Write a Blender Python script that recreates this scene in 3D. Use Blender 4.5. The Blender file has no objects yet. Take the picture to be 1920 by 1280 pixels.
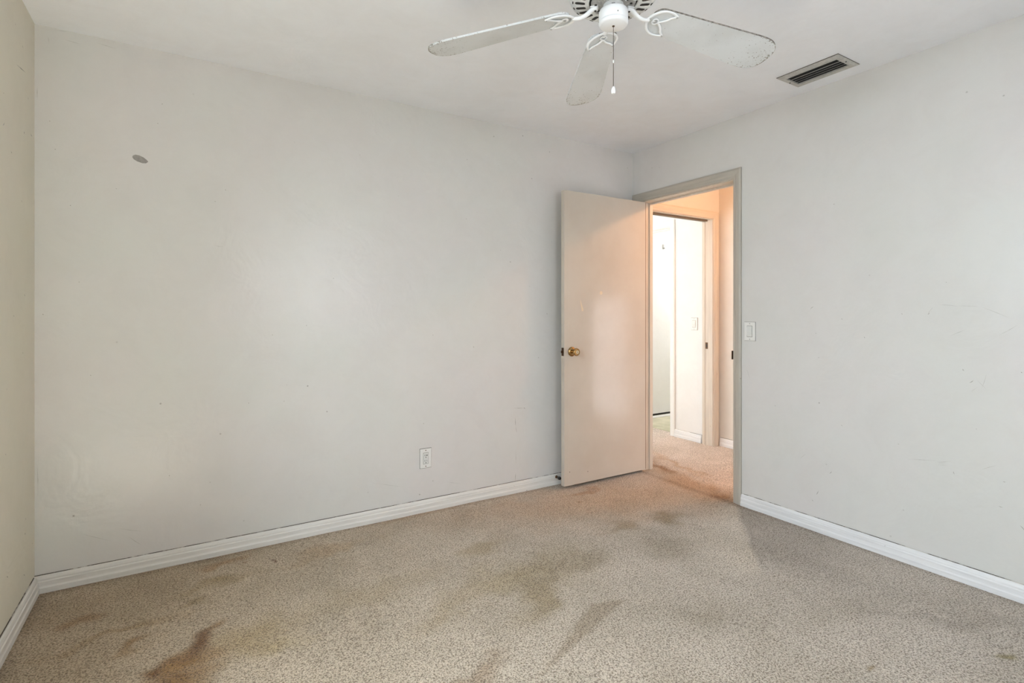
import bpy, bmesh, math, random
import numpy as np
from mathutils import Vector, Matrix

# ------------------------------------------------------------------ camera, world, light, exposure
SC = bpy.context.scene
COL = SC.collection
F_PX, HZ, CAM_H = 990.0, 587.0, 1.2
YAW = math.radians(31.7)
cam_d = bpy.data.cameras.new('camera'); cam = bpy.data.objects.new('camera', cam_d); COL.objects.link(cam)
cam_d.sensor_width = 36.0; cam_d.lens = F_PX / 1920 * 36; cam_d.shift_y = -(640 - HZ) / 1920
cam_d.clip_start = 0.02
cam.location = (0, 0, CAM_H); cam.rotation_euler = (math.radians(90), 0, -YAW)
SC.camera = cam
SC.view_settings.view_transform = 'Standard'; SC.view_settings.look = 'None'
SC.view_settings.gamma = 1.0; SC.view_settings.use_curve_mapping = False
SC.view_settings.exposure = 0.30
SC.cycles.max_bounces = 12; SC.cycles.diffuse_bounces = 8; SC.cycles.glossy_bounces = 4
SC.cycles.sample_clamp_indirect = 6.0
W = bpy.data.worlds.new('sky'); SC.world = W; W.use_nodes = True
W.node_tree.nodes['Background'].inputs['Color'].default_value = (0.75, 0.85, 1.0, 1)
W.node_tree.nodes['Background'].inputs['Strength'].default_value = 0.6

def area(name, loc, direction, sx, sy, power, color, spread=180):
    d = bpy.data.lights.new(name, 'AREA'); d.shape = 'RECTANGLE'; d.size = sx; d.size_y = sy
    d.energy = power; d.color = color; d.spread = math.radians(spread)
    o = bpy.data.objects.new(name, d); COL.objects.link(o); o.location = loc
    o.rotation_euler = Vector(direction).to_track_quat('-Z', 'Y').to_euler()
    return o
# daylight through the windows of this room (beside and behind the camera), the hall and the far room
area('window_daylight_left', (-1.45, 0.75, 2.15), (1, 0, -0.5), 2.60, 1.30, 170, (0.77, 0.89, 1.0))
area('window_daylight_behind', (1.27, -0.50, 1.55), (0, 1, 0), 0.80, 1.00, 14.5, (0.88, 0.94, 1.0))
area('window_daylight_hall', (4.20, 0.46, 0.71), (-1, 0, 0), 1.90, 1.36, 28, (1.0, 0.89, 0.88))
area('window_daylight_far_room', (2.35, 4.55, 1.45), (1, -0.0, 0), 1.50, 1.60, 13, (1.0, 0.98, 0.96))
area('window_daylight_bath', (5.9, 4.0, 1.7), (-1, 0, 0), 0.6, 0.8, 15, (1.0, 1.0, 0.97))

sd = bpy.data.lights.new('sun', 'SUN'); sd.energy = 78; sd.color = (0.78, 0.90, 1.0); sd.angle = math.radians(1.5)
so = bpy.data.objects.new('sun', sd); COL.objects.link(so); so.rotation_euler = Vector((0.30, 0.20, -1)).to_track_quat('-Z', 'Y').to_euler()

# ------------------------------------------------------------------ helpers
CY, SY = math.cos(YAW), math.sin(YAW)
def on_floor(px, py, z=0.0):
    d = F_PX * (CAM_H - z) / (py - HZ); l = (px - 960) / F_PX * d
    return (d * SY + l * CY, d * CY - l * SY)

def tag(o, label=None, cat=None, group=None, kind=None):
    if label: o['label'] = label
    if cat: o['category'] = cat
    if group: o['group'] = group
    if kind: o['kind'] = kind
    return o
def empty(name, loc, rz=0.0):
    o = bpy.data.objects.new(name, None); COL.objects.link(o); o.location = loc
    o.rotation_euler = (0, 0, rz); o.empty_display_size = 0.05
    return o
def obj(name, bm, mats, parent=None, smooth=False, kind=None):
    me = bpy.data.meshes.new(name)
    bmesh.ops.recalc_face_normals(bm, faces=bm.faces)
    bm.to_mesh(me); bm.free()
    for m in (mats if isinstance(mats, (list, tuple)) else [mats]): me.materials.append(m)
    if smooth:
        for p in me.polygons: p.use_smooth = True
    o = bpy.data.objects.new(name, me); COL.objects.link(o)
    if parent: o.parent = parent
    if kind: o['kind'] = kind
    return o
def bx(bm, x0, x1, y0, y1, z0, z1, mi=0, bevel=0.0):
    vs = [bm.verts.new((x, y, z)) for x in (x0, x1) for y in (y0, y1) for z in (z0, z1)]
    fs = []
    for q in ((0, 1, 3, 2), (4, 6, 7, 5), (0, 4, 5, 1), (2, 3, 7, 6), (0, 2, 6, 4), (1, 5, 7, 3)):
        f = bm.faces.new([vs[i] for i in q]); f.material_index = mi; fs.append(f)
    if bevel:
        es = list({e for f in fs for e in f.edges})
        bmesh.ops.bevel(bm, geom=es, offset=bevel, segments=2, affect='EDGES', profile=0.6)
    return bm
def lathe(bm, prof, n=48, axis='Z', center=(0, 0, 0), mi=0):
    """prof: list of (r, h); closed with caps where r==0"""
    rings = []
    c = Vector(center)
    def P(r, h, a):
        if axis == 'Z': return c + Vector((r * math.cos(a), r * math.sin(a), h))
        if axis == 'Y': return c + Vector((r * math.cos(a), h, r * math.sin(a)))
        return c + Vector((h, r * math.cos(a), r * math.sin(a)))
    for r, h in prof:
        if r <= 1e-6: rings.append([bm.verts.new(P(0, h, 0))])
        else: rings.append([bm.verts.new(P(r, h, 2 * math.pi * i / n)) for i in range(n)])
    for a, b in zip(rings, rings[1:]):
        for i in range(n):
            j = (i + 1) % n
            if len(a) == 1 and len(b) == 1: continue
            if len(a) == 1: f = bm.faces.new((a[0], b[i], b[j]))
            elif len(b) == 1: f = bm.faces.new((a[i], b[0], a[j]))
            else: f = bm.faces.new((a[i], b[i], b[j], a[j]))
            f.material_index = mi
    return bm
def catmull(pts, k=6):
    P = [Vector(p) for p in pts]; P = [2 * P[0] - P[1]] + P + [2 * P[-1] - P[-2]]
    out = []
    for i in range(1, len(P) - 2):
        for j in range(k):
            t = j / k; a, b, c, d = P[i - 1], P[i], P[i + 1], P[i + 2]
            out.append(0.5 * ((2 * b) + (c - a) * t + (2 * a - 5 * b + 4 * c - d) * t * t + (3 * b - a - 3 * c + d) * t ** 3))
    out.append(P[-2]); return out
def tube(bm, pts, rad, n=10, flat=1.0, cap=True, mi=0, up=(0, 0, 1)):
    """rad: number or list; flat squashes the section along up"""
    pts = [Vector(p) for p in pts]; rings = []
    for i, p in enumerate(pts):
        t = (pts[min(i + 1, len(pts) - 1)] - pts[max(i - 1, 0)]).normalized()
        s = t.cross(Vector(up))
        if s.length < 1e-4: s = t.cross(Vector((1, 0, 0)))
        s.normalize(); u = s.cross(t).normalized()
        r = rad[i] if isinstance(rad, (list, tuple)) else rad
        rings.append([bm.verts.new(p + s * r * math.cos(a) + u * r * flat * math.sin(a)) for a in [2 * math.pi * k / n for k in range(n)]])
    for a, b in zip(rings, rings[1:]):
        for i in range(n):
            f = bm.faces.new((a[i], a[(i + 1) % n], b[(i + 1) % n], b[i])); f.material_index = mi
    if cap:
        bm.faces.new(rings[0][::-1]).material_index = mi; bm.faces.new(rings[-1]).material_index = mi
    return bm
def sweep_profile(bm, prof, p0, p1, out, mi=0):
    """extrude profile [(d, z)] (d = distance out from the wall) from p0 to p1 (x, y)"""
    o = Vector((out[0], out[1], 0))
    A = [bm.verts.new(Vector((p0[0], p0[1], z)) + o * d) for d, z in prof]
    B = [bm.verts.new(Vector((p1[0], p1[1], z)) + o * d) for d, z in prof]
    n = len(prof)
    for i in range(n):
        j = (i + 1) % n
        bm.faces.new((A[i], A[j], B[j], B[i])).material_index = mi
    bm.faces.new(A[::-1]).material_index = mi; bm.faces.new(B).material_index = mi
    return bm

# ------------------------------------------------------------------ materials
def newmat(name):
    m = bpy.data.materials.new(name); m.use_nodes = True
    nt = m.node_tree; return m, nt, nt.nodes['Principled BSDF']
def node(nt, t, **kw):
    n = nt.nodes.new(t)
    for k, v in kw.items():
        if k in n.inputs: n.inputs[k].default_value = v
        else: setattr(n, k, v)
    return n
def ramp(nt, src, stops):
    r = nt.nodes.new('ShaderNodeValToRGB'); el = r.color_ramp.elements
    while len(el) < len(stops): el.new(0.5)
    for e, (p, c) in zip(el, stops): e.position = p; e.color = c if len(c) == 4 else (*c, 1)
    nt.links.new(src, r.inputs['Fac']); return r
def mixc(nt, fac, a, b, mode='MIX'):
    m = nt.nodes.new('ShaderNodeMix'); m.data_type = 'RGBA'; m.blend_type = mode
    for s, i in ((fac, 0), (a, 6), (b, 7)):
        if hasattr(s, 'is_output') or isinstance(s, bpy.types.NodeSocket): nt.links.new(s, m.inputs[i])
        elif i == 0: m.inputs[0].default_value = s
        else: m.inputs[i].default_value = (*s, 1) if len(s) == 3 else s
    return m.outputs[2]
def plain(name, col, rough=0.5, metal=0.0, spec=0.5, noise=0.0):
    m, nt, b = newmat(name)
    b.inputs['Base Color'].default_value = (*col, 1); b.inputs['Roughness'].default_value = rough
    b.inputs['Metallic'].default_value = metal; b.inputs['Specular IOR Level'].default_value = spec
    if noise:
        tc = node(nt, 'ShaderNodeTexCoord'); n = node(nt, 'ShaderNodeTexNoise', Scale=60.0, Detail=4.0)
        nt.links.new(tc.outputs['Object'], n.inputs['Vector'])
        lo = tuple(c * (1 - noise) for c in col); hi = tuple(min(1, c * (1 + noise * .5)) for c in col)
        r = ramp(nt, n.outputs['Fac'], [(0.35, lo), (0.65, hi)])
        nt.links.new(r.outputs[0], b.inputs['Base Color'])
    return m
def paint(name, col, tint_a, tint_b, rough=0.29, speck=0.0, bump=0.12, spec=0.45, tint=0.5):
    """old brushed wall paint: faint blotchy tints, scuffs, specks, trowel and roller relief"""
    m, nt, b = newmat(name); L = nt.links.new
    geo = node(nt, 'ShaderNodeNewGeometry'); P = geo.outputs['Position']
    n1 = node(nt, 'ShaderNodeTexNoise', Scale=1.6, Detail=3.0, Roughness=0.55); L(P, n1.inputs['Vector'])
    r1 = ramp(nt, n1.outputs['Fac'], [(0.35, tint_a), (0.65, tint_b)])
    c = mixc(nt, tint, col, r1.outputs[0])
    n2 = node(nt, 'ShaderNodeTexNoise', Scale=5.0, Detail=6.0, Roughness=0.7, Distortion=0.6); L(P, n2.inputs['Vector'])
    r2 = ramp(nt, n2.outputs['Fac'], [(0.30, (0.965, 0.96, 0.955)), (0.60, (1, 1, 1))])
    c = mixc(nt, 1.0, c, r2.outputs[0], 'MULTIPLY')
    if speck:
        v = node(nt, 'ShaderNodeTexVoronoi', Scale=9.0); L(P, v.inputs['Vector'])
        n3 = node(nt, 'ShaderNodeTexNoise', Scale=2.3, Detail=2.0); L(P, n3.inputs['Vector'])
        g = ramp(nt, n3.outputs['Fac'], [(0.45, (0, 0, 0)), (0.62, (1, 1, 1))])
        s = ramp(nt, v.outputs['Distance'], [(0.028, (1, 1, 1)), (0.045, (0, 0, 0))])
        mm = node(nt, 'ShaderNodeMath', operation='MULTIPLY'); L(g.outputs[0], mm.inputs[0]); L(s.outputs[0], mm.inputs[1])
        m2 = node(nt, 'ShaderNodeMath', operation='MULTIPLY'); L(mm.outputs[0], m2.inputs[0]); m2.inputs[1].default_value = speck
        c = mixc(nt, m2.outputs[0], c, (0.20, 0.18, 0.15))
    L(c, b.inputs['Base Color'])
    b.inputs['Roughness'].default_value = rough; b.inputs['Specular IOR Level'].default_value = spec
    nb = node(nt, 'ShaderNodeTexNoise', Scale=38.0, Detail=5.0, Roughness=0.6); L(P, nb.inputs['Vector'])
    nl = node(nt, 'ShaderNodeTexNoise', Scale=4.0, Detail=3.0, Distortion=1.5); L(P, nl.inputs['Vector'])
    b1 = node(nt, 'ShaderNodeBump', Strength=bump, Distance=0.004); L(nb.outputs['Fac'], b1.inputs['Height'])
    b2 = node(nt, 'ShaderNodeBump', Strength=bump * 1.2, Distance=0.03); L(nl.outputs['Fac'], b2.inputs['Height'])
    L(b1.outputs[0], b2.inputs['Normal']); L(b2.outputs[0], b.inputs['Normal'])
    return m

M = {}
M['wall'] = paint('wall_paint', (0.67, 0.66, 0.635), (0.665, 0.667, 0.632), (0.69, 0.652, 0.64), speck=0.6)
M['wall_left'] = paint('wall_paint_cream', (0.70, 0.665, 0.565), (0.68, 0.66, 0.545), (0.72, 0.675, 0.585), rough=0.6, speck=0.8)
M['ceiling'] = paint('ceiling_paint', (0.875, 0.895, 0.935), (0.87, 0.897, 0.935), (0.885, 0.89, 0.925), rough=0.8, spec=0.2)
M['hall'] = paint('hall_paint', (0.68, 0.64, 0.58), (0.67, 0.64, 0.57), (0.69, 0.63, 0.58), rough=0.5)
M['white'] = paint('far_room_paint', (0.80, 0.79, 0.77), (0.79, 0.79, 0.77), (0.80, 0.78, 0.77), rough=0.5)
M['black'] = plain('duct_shade_black', (0.008, 0.008, 0.008), 0.8)

def trim_material(name, col, dirt_z=None, grain='X'):
    m, nt, b = newmat(name); L = nt.links.new
    geo = node(nt, 'ShaderNodeNewGeometry'); P = geo.outputs['Position']
    mp = node(nt, 'ShaderNodeMapping')
    mp.inputs['Scale'].default_value = {'X': (1.2, 1.2, 22), 'Z': (22, 22, 1.2)}[grain]; L(P, mp.inputs['Vector'])
    n = node(nt, 'ShaderNodeTexNoise', Scale=2.5, Detail=6.0, Roughness=0.65); L(mp.outputs[0], n.inputs['Vector'])
    lo = tuple(c * 0.86 for c in col)
    r = ramp(nt, n.outputs['Fac'], [(0.32, lo), (0.58, col)]); c = r.outputs[0]
    v = node(nt, 'ShaderNodeTexVoronoi', Scale=13.0); L(P, v.inputs['Vector'])
    s = ramp(nt, v.outputs['Distance'], [(0.02, (1, 1, 1)), (0.06, (0, 0, 0))])
    n3 = node(nt, 'ShaderNodeTexNoise', Scale=3.3, Detail=2.0); L(P, n3.inputs['Vector'])
    g = ramp(nt, n3.outputs['Fac'], [(0.50, (0, 0, 0)), (0.60, (0.8, 0.8, 0.8))])
    mm = node(nt, 'ShaderNodeMath', operation='MULTIPLY'); L(g.outputs[0], mm.inputs[0]); L(s.outputs[0], mm.inputs[1])
    c = mixc(nt, mm.outputs[0], c, (0.16, 0.11, 0.07))
    L(c, b.inputs['Base Color']); b.inputs['Roughness'].default_value = 0.4
    bp = node(nt, 'ShaderNodeBump', Strength=0.25, Distance=0.002); L(n.outputs['Fac'], bp.inputs['Height']); L(bp.outputs[0], b.inputs['Normal'])
    return m
M['base'] = trim_material('baseboard_paint', (0.74, 0.72, 0.68))
M['base_right'] = trim_material('baseboard_paint_pale', (0.80, 0.80, 0.80))  # paler, more neutral baseboard colour
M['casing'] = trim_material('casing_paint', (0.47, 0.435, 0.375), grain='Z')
M['jamb_h'] = trim_material('jamb_paint_head', (0.64, 0.57, 0.48), grain='X')
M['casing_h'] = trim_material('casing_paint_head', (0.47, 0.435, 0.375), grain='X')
M['jamb'] = trim_material('jamb_paint', (0.64, 0.57, 0.48), grain='Z')
def crack_material():
    m, nt, b = newmat('caulk_line'); L = nt.links.new
    geo = node(nt, 'ShaderNodeNewGeometry')
    n = node(nt, 'ShaderNodeTexNoise', Scale=7.0, Detail=5.0, Roughness=0.7); L(geo.outputs['Position'], n.inputs['Vector'])
    r = ramp(nt, n.outputs['Fac'], [(0.50, (0.09, 0.075, 0.055)), (0.60, (0.60, 0.57, 0.52))]); L(r.outputs[0], b.inputs['Base Color'])
    b.inputs['Roughness'].default_value = 0.9; return m
M['crack'] = crack_material()

def door_material():
    m, nt, b = newmat('door_paint'); L = nt.links.new
    tc = node(nt, 'ShaderNodeTexCoord'); P = tc.outputs['Object']
    n = node(nt, 'ShaderNodeTexNoise', Scale=3.0, Detail=5.0, Roughness=0.6); L(P, n.inputs['Vector'])
    r = ramp(nt, n.outputs['Fac'], [(0.35, (0.55, 0.485, 0.41)), (0.6, (0.585, 0.525, 0.45))]); c = r.outputs[0]
    v = node(nt, 'ShaderNodeTexVoronoi', Scale=11.0); L(P, v.inputs['Vector'])
    s = ramp(nt, v.outputs['Distance'], [(0.025, (1, 1, 1)), (0.05, (0, 0, 0))])
    sx = node(nt, 'ShaderNodeSeparateXYZ'); L(P, sx.inputs[0])
    low = ramp(nt, sx.outputs['Z'], [(0.2, (0.8, 0.8, 0.8)), (0.75, (0.0, 0, 0))])
    mm = node(nt, 'ShaderNodeMath', operation='MULTIPLY'); L(low.outputs[0], mm.inputs[0]); L(s.outputs[0], mm.inputs[1])
    c = mixc(nt, mm.outputs[0], c, (0.10, 0.07, 0.05)); L(c, b.inputs['Base Color'])
    b.inputs['Roughness'].default_value = 0.16; b.inputs['Specular IOR Level'].default_value = 0.38
    nb = node(nt, 'ShaderNodeTexNoise', Scale=5.0, Detail=3.0); L(P, nb.inputs['Vector'])
    bp = node(nt, 'ShaderNodeBump', Strength=0.04, Distance=0.01); L(nb.outputs['Fac'], bp.inputs['Height']); L(bp.outputs[0], b.inputs['Normal'])
    return m
M['door'] = door_material()
M['brass'] = plain('aged_brass', (0.46, 0.29, 0.12), 0.12, 1.0)
M['brass_dark'] = plain('dark_brass', (0.10, 0.055, 0.03), 0.35, 1.0)
M['plate'] = plain('switch_plate_white', (0.78, 0.77, 0.74), 0.35)
M['plate_in'] = plain('switch_insert', (0.70, 0.70, 0.67), 0.35)
M['darkgap'] = plain('dark_gap', (0.16, 0.145, 0.12), 0.9)  # dark rims round the cover plates and inserts
M['slot'] = plain('slot_dark', (0.02, 0.018, 0.015), 0.6)
M['fan'] = plain('fan_white_enamel', (0.86, 0.87, 0.88), 0.28)
M['fan_grey'] = plain('fan_housing_grey', (0.74, 0.75, 0.74), 0.45, noise=0.12)
M['motor'] = plain('motor_metal', (0.42, 0.41, 0.39), 0.5, 0.3, noise=0.3)
M['chain'] = plain('chain_metal', (0.16, 0.14, 0.12), 0.35, 0.9)
M['rubber'] = plain('black_rubber', (0.015, 0.013, 0.012), 0.5)
M['vent'] = plain('vent_metal', (0.47, 0.46, 0.43), 0.45, 0.0, noise=0.15)
M['vent_rim'] = plain('vent_dark_edge', (0.13, 0.12, 0.10), 0.8)  # dark outer edge of the vent frame
M['louver'] = plain('vent_louver', (0.50, 0.49, 0.46), 0.6, noise=0.3)
M['louver_dark'] = plain('vent_louver_dark', (0.03, 0.03, 0.028), 0.8)
M['patch'] = plain('bare_plaster', (0.32, 0.30, 0.28), 0.85, noise=0.15)
M['sash'] = plain('window_frame_white', (0.75, 0.75, 0.74), 0.4)

def blade_material(dirty_edge):
    m, nt, b = newmat('fan_blade_paint' + ('_dusty_edge' if dirty_edge else '')); L = nt.links.new
    if dirty_edge:
        tc = node(nt, 'ShaderNodeTexCoord'); n = node(nt, 'ShaderNodeTexNoise', Scale=90.0, Detail=5.0); L(tc.outputs['Object'], n.inputs['Vector'])
        r = ramp(nt, n.outputs['Fac'], [(0.40, (0.12, 0.105, 0.085)), (0.68, (0.34, 0.31, 0.27))]); L(r.outputs[0], b.inputs['Base Color'])
        b.inputs['Roughness'].default_value = 0.9; return m
    tc = node(nt, 'ShaderNodeTexCoord'); P = tc.outputs['Object']
    at = node(nt, 'ShaderNodeAttribute', attribute_name='rim')
    n = node(nt, 'ShaderNodeTexNoise', Scale=150.0, Detail=3.0, Roughness=0.6); L(P, n.inputs['Vector'])
    add = node(nt, 'ShaderNodeMath', operation='MULTIPLY_ADD'); L(at.outputs['Fac'], add.inputs[0]); add.inputs[1].default_value = 0.30; L(n.outputs['Fac'], add.inputs[2])
    r = ramp(nt, add.outputs[0], [(0.675, (0, 0, 0)), (0.73, (0.85, 0.85, 0.85))])
    n2 = node(nt, 'ShaderNodeTexNoise', Scale=7.0, Detail=3.0); L(P, n2.inputs['Vector'])
    base = ramp(nt, n2.outputs['Fac'], [(0.35, (0.58, 0.59, 0.585)), (0.6, (0.65, 0.665, 0.67))])
    c = mixc(nt, r.outputs[0], base.outputs[0], (0.20, 0.17, 0.13)); L(c, b.inputs['Base Color'])
    b.inputs['Roughness'].default_value = 0.45
    return m
M['blade'] = blade_material(False); M['blade_edge'] = blade_material(True)

def carpet_material():
    m, nt, b = newmat('carpet_pile'); L = nt.links.new
    geo = node(nt, 'ShaderNodeNewGeometry'); P = geo.outputs['Position']
    at = node(nt, 'ShaderNodeAttribute', attribute_name='wear_and_light')
    # tufts: stretched noise cells a centimetre across
    n = node(nt, 'ShaderNodeTexNoise', Scale=170.0, Detail=1.5, Roughness=0.5, Distortion=0.7); L(P, n.inputs['Vector'])
    nf = node(nt, 'ShaderNodeTexNoise', Scale=420.0, Detail=2.0, Roughness=0.6); L(P, nf.inputs['Vector'])
    tuft = ramp(nt, n.outputs['Fac'], [(0.38, (0.42, 0.385, 0.35)), (0.50, (0.88, 0.87, 0.86)), (0.60, (1.10, 1.10, 1.10))])  # dark gaps: soiled pile base and shade between tufts, both in the colour
    fibre = ramp(nt, nf.outputs['Fac'], [(0.3, (0.86, 0.85, 0.84)), (0.7, (1.08, 1.08, 1.08))])
    big = node(nt, 'ShaderNodeTexNoise', Scale=3.0, Detail=5.0, Roughness=0.6, Distortion=0.5); L(P, big.inputs['Vector'])
    bigc = ramp(nt, big.outputs['Fac'], [(0.32, (0.86, 0.85, 0.82)), (0.62, (1.04, 1.04, 1.04))])
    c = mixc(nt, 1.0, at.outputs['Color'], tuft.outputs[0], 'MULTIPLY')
    c = mixc(nt, 1.0, c, fibre.outputs[0], 'MULTIPLY'); c = mixc(nt, 1.0, c, bigc.outputs[0], 'MULTIPLY')
    L(c, b.inputs['Base Color']); b.inputs['Roughness'].default_value = 0.95; b.inputs['Specular IOR Level'].default_value = 0.1
    b.inputs['Sheen Weight'].default_value = 0.15
    bp = node(nt, 'ShaderNodeBump', Strength=0.9, Distance=0.008); L(n.outputs['Fac'], bp.inputs['Height']); L(bp.outputs[0], b.inputs['Normal'])
    return m
M['carpet'] = carpet_material()
def vinyl_material():
    m, nt, b = newmat('vinyl_floor'); L = nt.links.new
    geo = node(nt, 'ShaderNodeNewGeometry')
    n = node(nt, 'ShaderNodeTexNoise', Scale=6.0, Detail=4.0); L(geo.outputs['Position'], n.inputs['Vector'])
    r = ramp(nt, n.outputs['Fac'], [(0.4, (0.46, 0.44, 0.30)), (0.6, (0.62, 0.58, 0.44))]); L(r.outputs[0], b.inputs['Base Color'])
    b.inputs['Roughness'].default_value = 0.35; return m
M['vinyl'] = vinyl_material()

# ------------------------------------------------------------------ dimensions
XL, XR, YF, YB, H = -0.552, 2.96, -0.45, 3.0, 2.44      # bedroom
XH0, XH1 = 3.07, 4.13                                    # hall between its two walls
Y2, Y2b = 3.10, 3.21                                     # wall at the end of the hall
XS = 4.06                                                # right wall of the far room
D1a, D1b, DH = 2.11, 2.909, 2.05                          # bedroom doorway
D2a, D2b = 3.24, 4.045                                   # doorway at the end of the hall
D3a, D3b = 3.60, 4.34                                    # bathroom doorway in the far room's right wall

# ------------------------------------------------------------------ floor
def carpet_floor():
    step = 0.010
    x0, x1, y0, y1 = XL - 0.05, 4.17, YF - 0.05, 5.2
    nx = int((x1 - x0) / step) + 1; ny = int((y1 - y0) / step) + 1
    xs = np.linspace(x0, x1, nx); ys = np.linspace(y0, y1, ny)
    X, Y = np.meshgrid(xs, ys); X = X.ravel(); Y = Y.ravel()
    rng = np.random.RandomState(7)
    def lump(scale, seed):
        r = np.random.RandomState(seed); g = r.rand(int(7 / scale) + 3, int(7 / scale) + 3)
        u = (X + 1.0) / scale; v = (Y + 1.0) / scale
        iu = u.astype(int); iv = v.astype(int); fu = u - iu; fv = v - iv
        fu = fu * fu * (3 - 2 * fu); fv = fv * fv * (3 - 2 * fv)
        return (g[iv, iu] * (1 - fu) * (1 - fv) + g[iv, iu + 1] * fu * (1 - fv) + g[iv + 1, iu] * (1 - fu) * fv + g[iv + 1, iu + 1] * fu * fv) - 0.5
    wob = lump(0.16, 1) * 0.6 + lump(0.07, 2) * 0.35 + lump(0.035, 3) * 0.2
    wobx = lump(0.12, 4) * 0.10 + lump(0.05, 5) * 0.05; woby = lump(0.12, 6) * 0.10 + lump(0.05, 8) * 0.05
    Z = (lump(0.5, 11) * 0.004 + lump(0.12, 12) * 0.002)
    base = np.array([0.60, 0.535, 0.455]); C = np.tile(base, (X.size, 1))
    # the strip by the side wall and the left corner: the pile is browner left, greyer right
    t = np.clip((X - 0.15) / 2.4, 0, 1)[:, None]
    C *= (1 - t) * np.array([0.90, 0.825, 0.70]) + t * np.array([1.0, 1.0, 1.02])
    def blob(px, py, a, bb, ang, col, s, soft=0.8):
        cx, cy = on_floor(px, py)
        ca, sa = math.cos(math.radians(ang)), math.sin(math.radians(ang))
        dx = X + wobx - cx; dy = Y + woby - cy
        u = (dx * ca + dy * sa) / a; v = (-dx * sa + dy * ca) / bb
        d = np.sqrt(u * u + v * v) + wob * 0.5
        w = np.clip((1.0 + soft - d) / (2 * soft), 0, 1); w = w * w * (3 - 2 * w)
        w = (w * s)[:, None]
        C[:] = C * (1 - w + w * np.array(col) ** 1.3)
    def wedge(pts, col, soft=0.012, s=1.0, lost=None):
        Q = np.array([on_floor(*p) for p in pts]); n = len(Q)
        sgn = np.sign(np.sum(Q[:, 0] * np.roll(Q[:, 1], -1) - np.roll(Q[:, 0], -1) * Q[:, 1]))
        dmin = np.full(X.size, 1e9)
        for i in range(n):
            a = Q[i]; e = Q[(i + 1) % n] - a; ln = np.hypot(*e)
            d = sgn * (e[0] * (Y + woby * 0.12 - a[1]) - e[1] * (X + wobx * 0.12 - a[0])) / ln
            sf = soft if not (lost and i in lost) else lost[i]
            dmin = np.minimum(dmin, d / sf)
        w = np.clip(dmin, 0, 1)[:, None] * s
        C[:] = C * (1 - w + w * np.array(col))
    br = (0.62, 0.50, 0.34); dk = (0.70, 0.66, 0.58); ol = (0.84, 0.82, 0.66); rd = (0.84, 0.70, 0.56)
    # vacuum-track wedges where the pile lies the other way
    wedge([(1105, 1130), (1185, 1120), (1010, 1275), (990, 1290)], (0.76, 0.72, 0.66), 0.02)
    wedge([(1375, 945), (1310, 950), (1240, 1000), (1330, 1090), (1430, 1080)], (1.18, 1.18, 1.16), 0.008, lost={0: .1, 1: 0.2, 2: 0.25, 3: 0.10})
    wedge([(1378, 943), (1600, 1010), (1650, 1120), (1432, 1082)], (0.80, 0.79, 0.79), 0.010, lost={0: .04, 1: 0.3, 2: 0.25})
    # soil and stains, plus the hall lamp's warm light painted in
    blob(1255, 970, 0.10, 0.07, 20, (0.72, 0.68, 0.58), 1, .9); blob(1160, 985, 0.12, 0.05, 10, (0.80, 0.75, 0.66), 1)
    blob(1240, 1020, 0.16, 0.12, -60, (0.88, 0.87, 0.84), 1); blob(1180, 935, 0.9, 0.28, -14, (1.0, 0.88, 0.77), 1, .9); blob(1050, 1065, 0.25, 0.16, 20, (0.88, 0.86, 0.80), 1)  # widest blob: hall bulb's warm light put into the carpet colour
    blob(960, 1080, 0.16, 0.13, 10, (0.88, 0.85, 0.75), 1); blob(1020, 1120, 0.20, 0.07, 35, (0.80, 0.76, 0.66), 1)
    blob(905, 1030, 0.10, 0.05, 10, (0.86, 0.82, 0.73), 1); blob(1305, 1155, 0.12, 0.09, 0, (0.84, 0.83, 0.80), 1)
    blob(1100, 1060, 0.10, 0.08, 0, (0.86, 0.84, 0.80), 1)
    def streak(p, q, wd, col, s=1, soft=.8):
        a = on_floor(*p); b_ = on_floor(*q)
        blob((p[0] + q[0]) / 2, (p[1] + q[1]) / 2, math.dist(a, b_) / 2, wd, math.degrees(math.atan2(b_[1] - a[1], b_[0] - a[0])), col, s, soft)
    streak((412, 1168), (372, 1228), .035, (0.54, 0.40, 0.27), 1, .7); streak((392, 1205), (300, 1250), .035, (0.68, 0.54, 0.38), 1, .8)
    streak((440, 1150), (400, 1185), .03, (0.80, 0.70, 0.58), 1, .9)
    blob(345, 1245, 0.10, 0.045, 10, (0.72, 0.56, 0.34), 1, .8); blob(280, 1262, 0.045, 0.03, 10, (0.58, 0.43, 0.26), 1, .7)
    blob(300, 1285, 0.10, 0.05, 0, (0.66, 0.52, 0.32), 1, .8)
    blob(262, 1213, 0.04, 0.03, 30, (0.72, 0.60, 0.45), .9, .9); blob(150, 1163, 0.05, 0.03, 10, (0.80, 0.70, 0.60), .9, .9)
    blob(470, 1190, 0.12, 0.09, 0, (0.88, 0.83, 0.70), 1, .9); blob(535, 1205, 0.07, 0.06, 0, (0.92, 0.89, 0.76), 1, .9)
    blob(405, 1090, 0.13, 0.04, 10, (0.78, 0.74, 0.62), 1, .9); blob(365, 1122, 0.04, 0.03, 0, (0.74, 0.70, 0.60), .9, .8)
    blob(420, 1052, 0.10, 0.025, 10, (0.84, 0.72, 0.60), .9, .9); blob(502, 1047, 0.012, 0.012, 0, (0.40, 0.25, 0.18), 1, .5)
    blob(465, 1050, 0.010, 0.007, 0, (0.55, 0.38, 0.28), 1, .5); blob(100, 1150, 0.20, 0.10, 0, (0.86, 0.83, 0.78), 1, 1)
    blob(220, 1188, 0.20, 0.02, 9, (0.84, 0.77, 0.66), .8, .95); blob(620, 1030, 0.2, 0.05, 10, (0.92, 0.86, 0.78), 1, .9)
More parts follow.
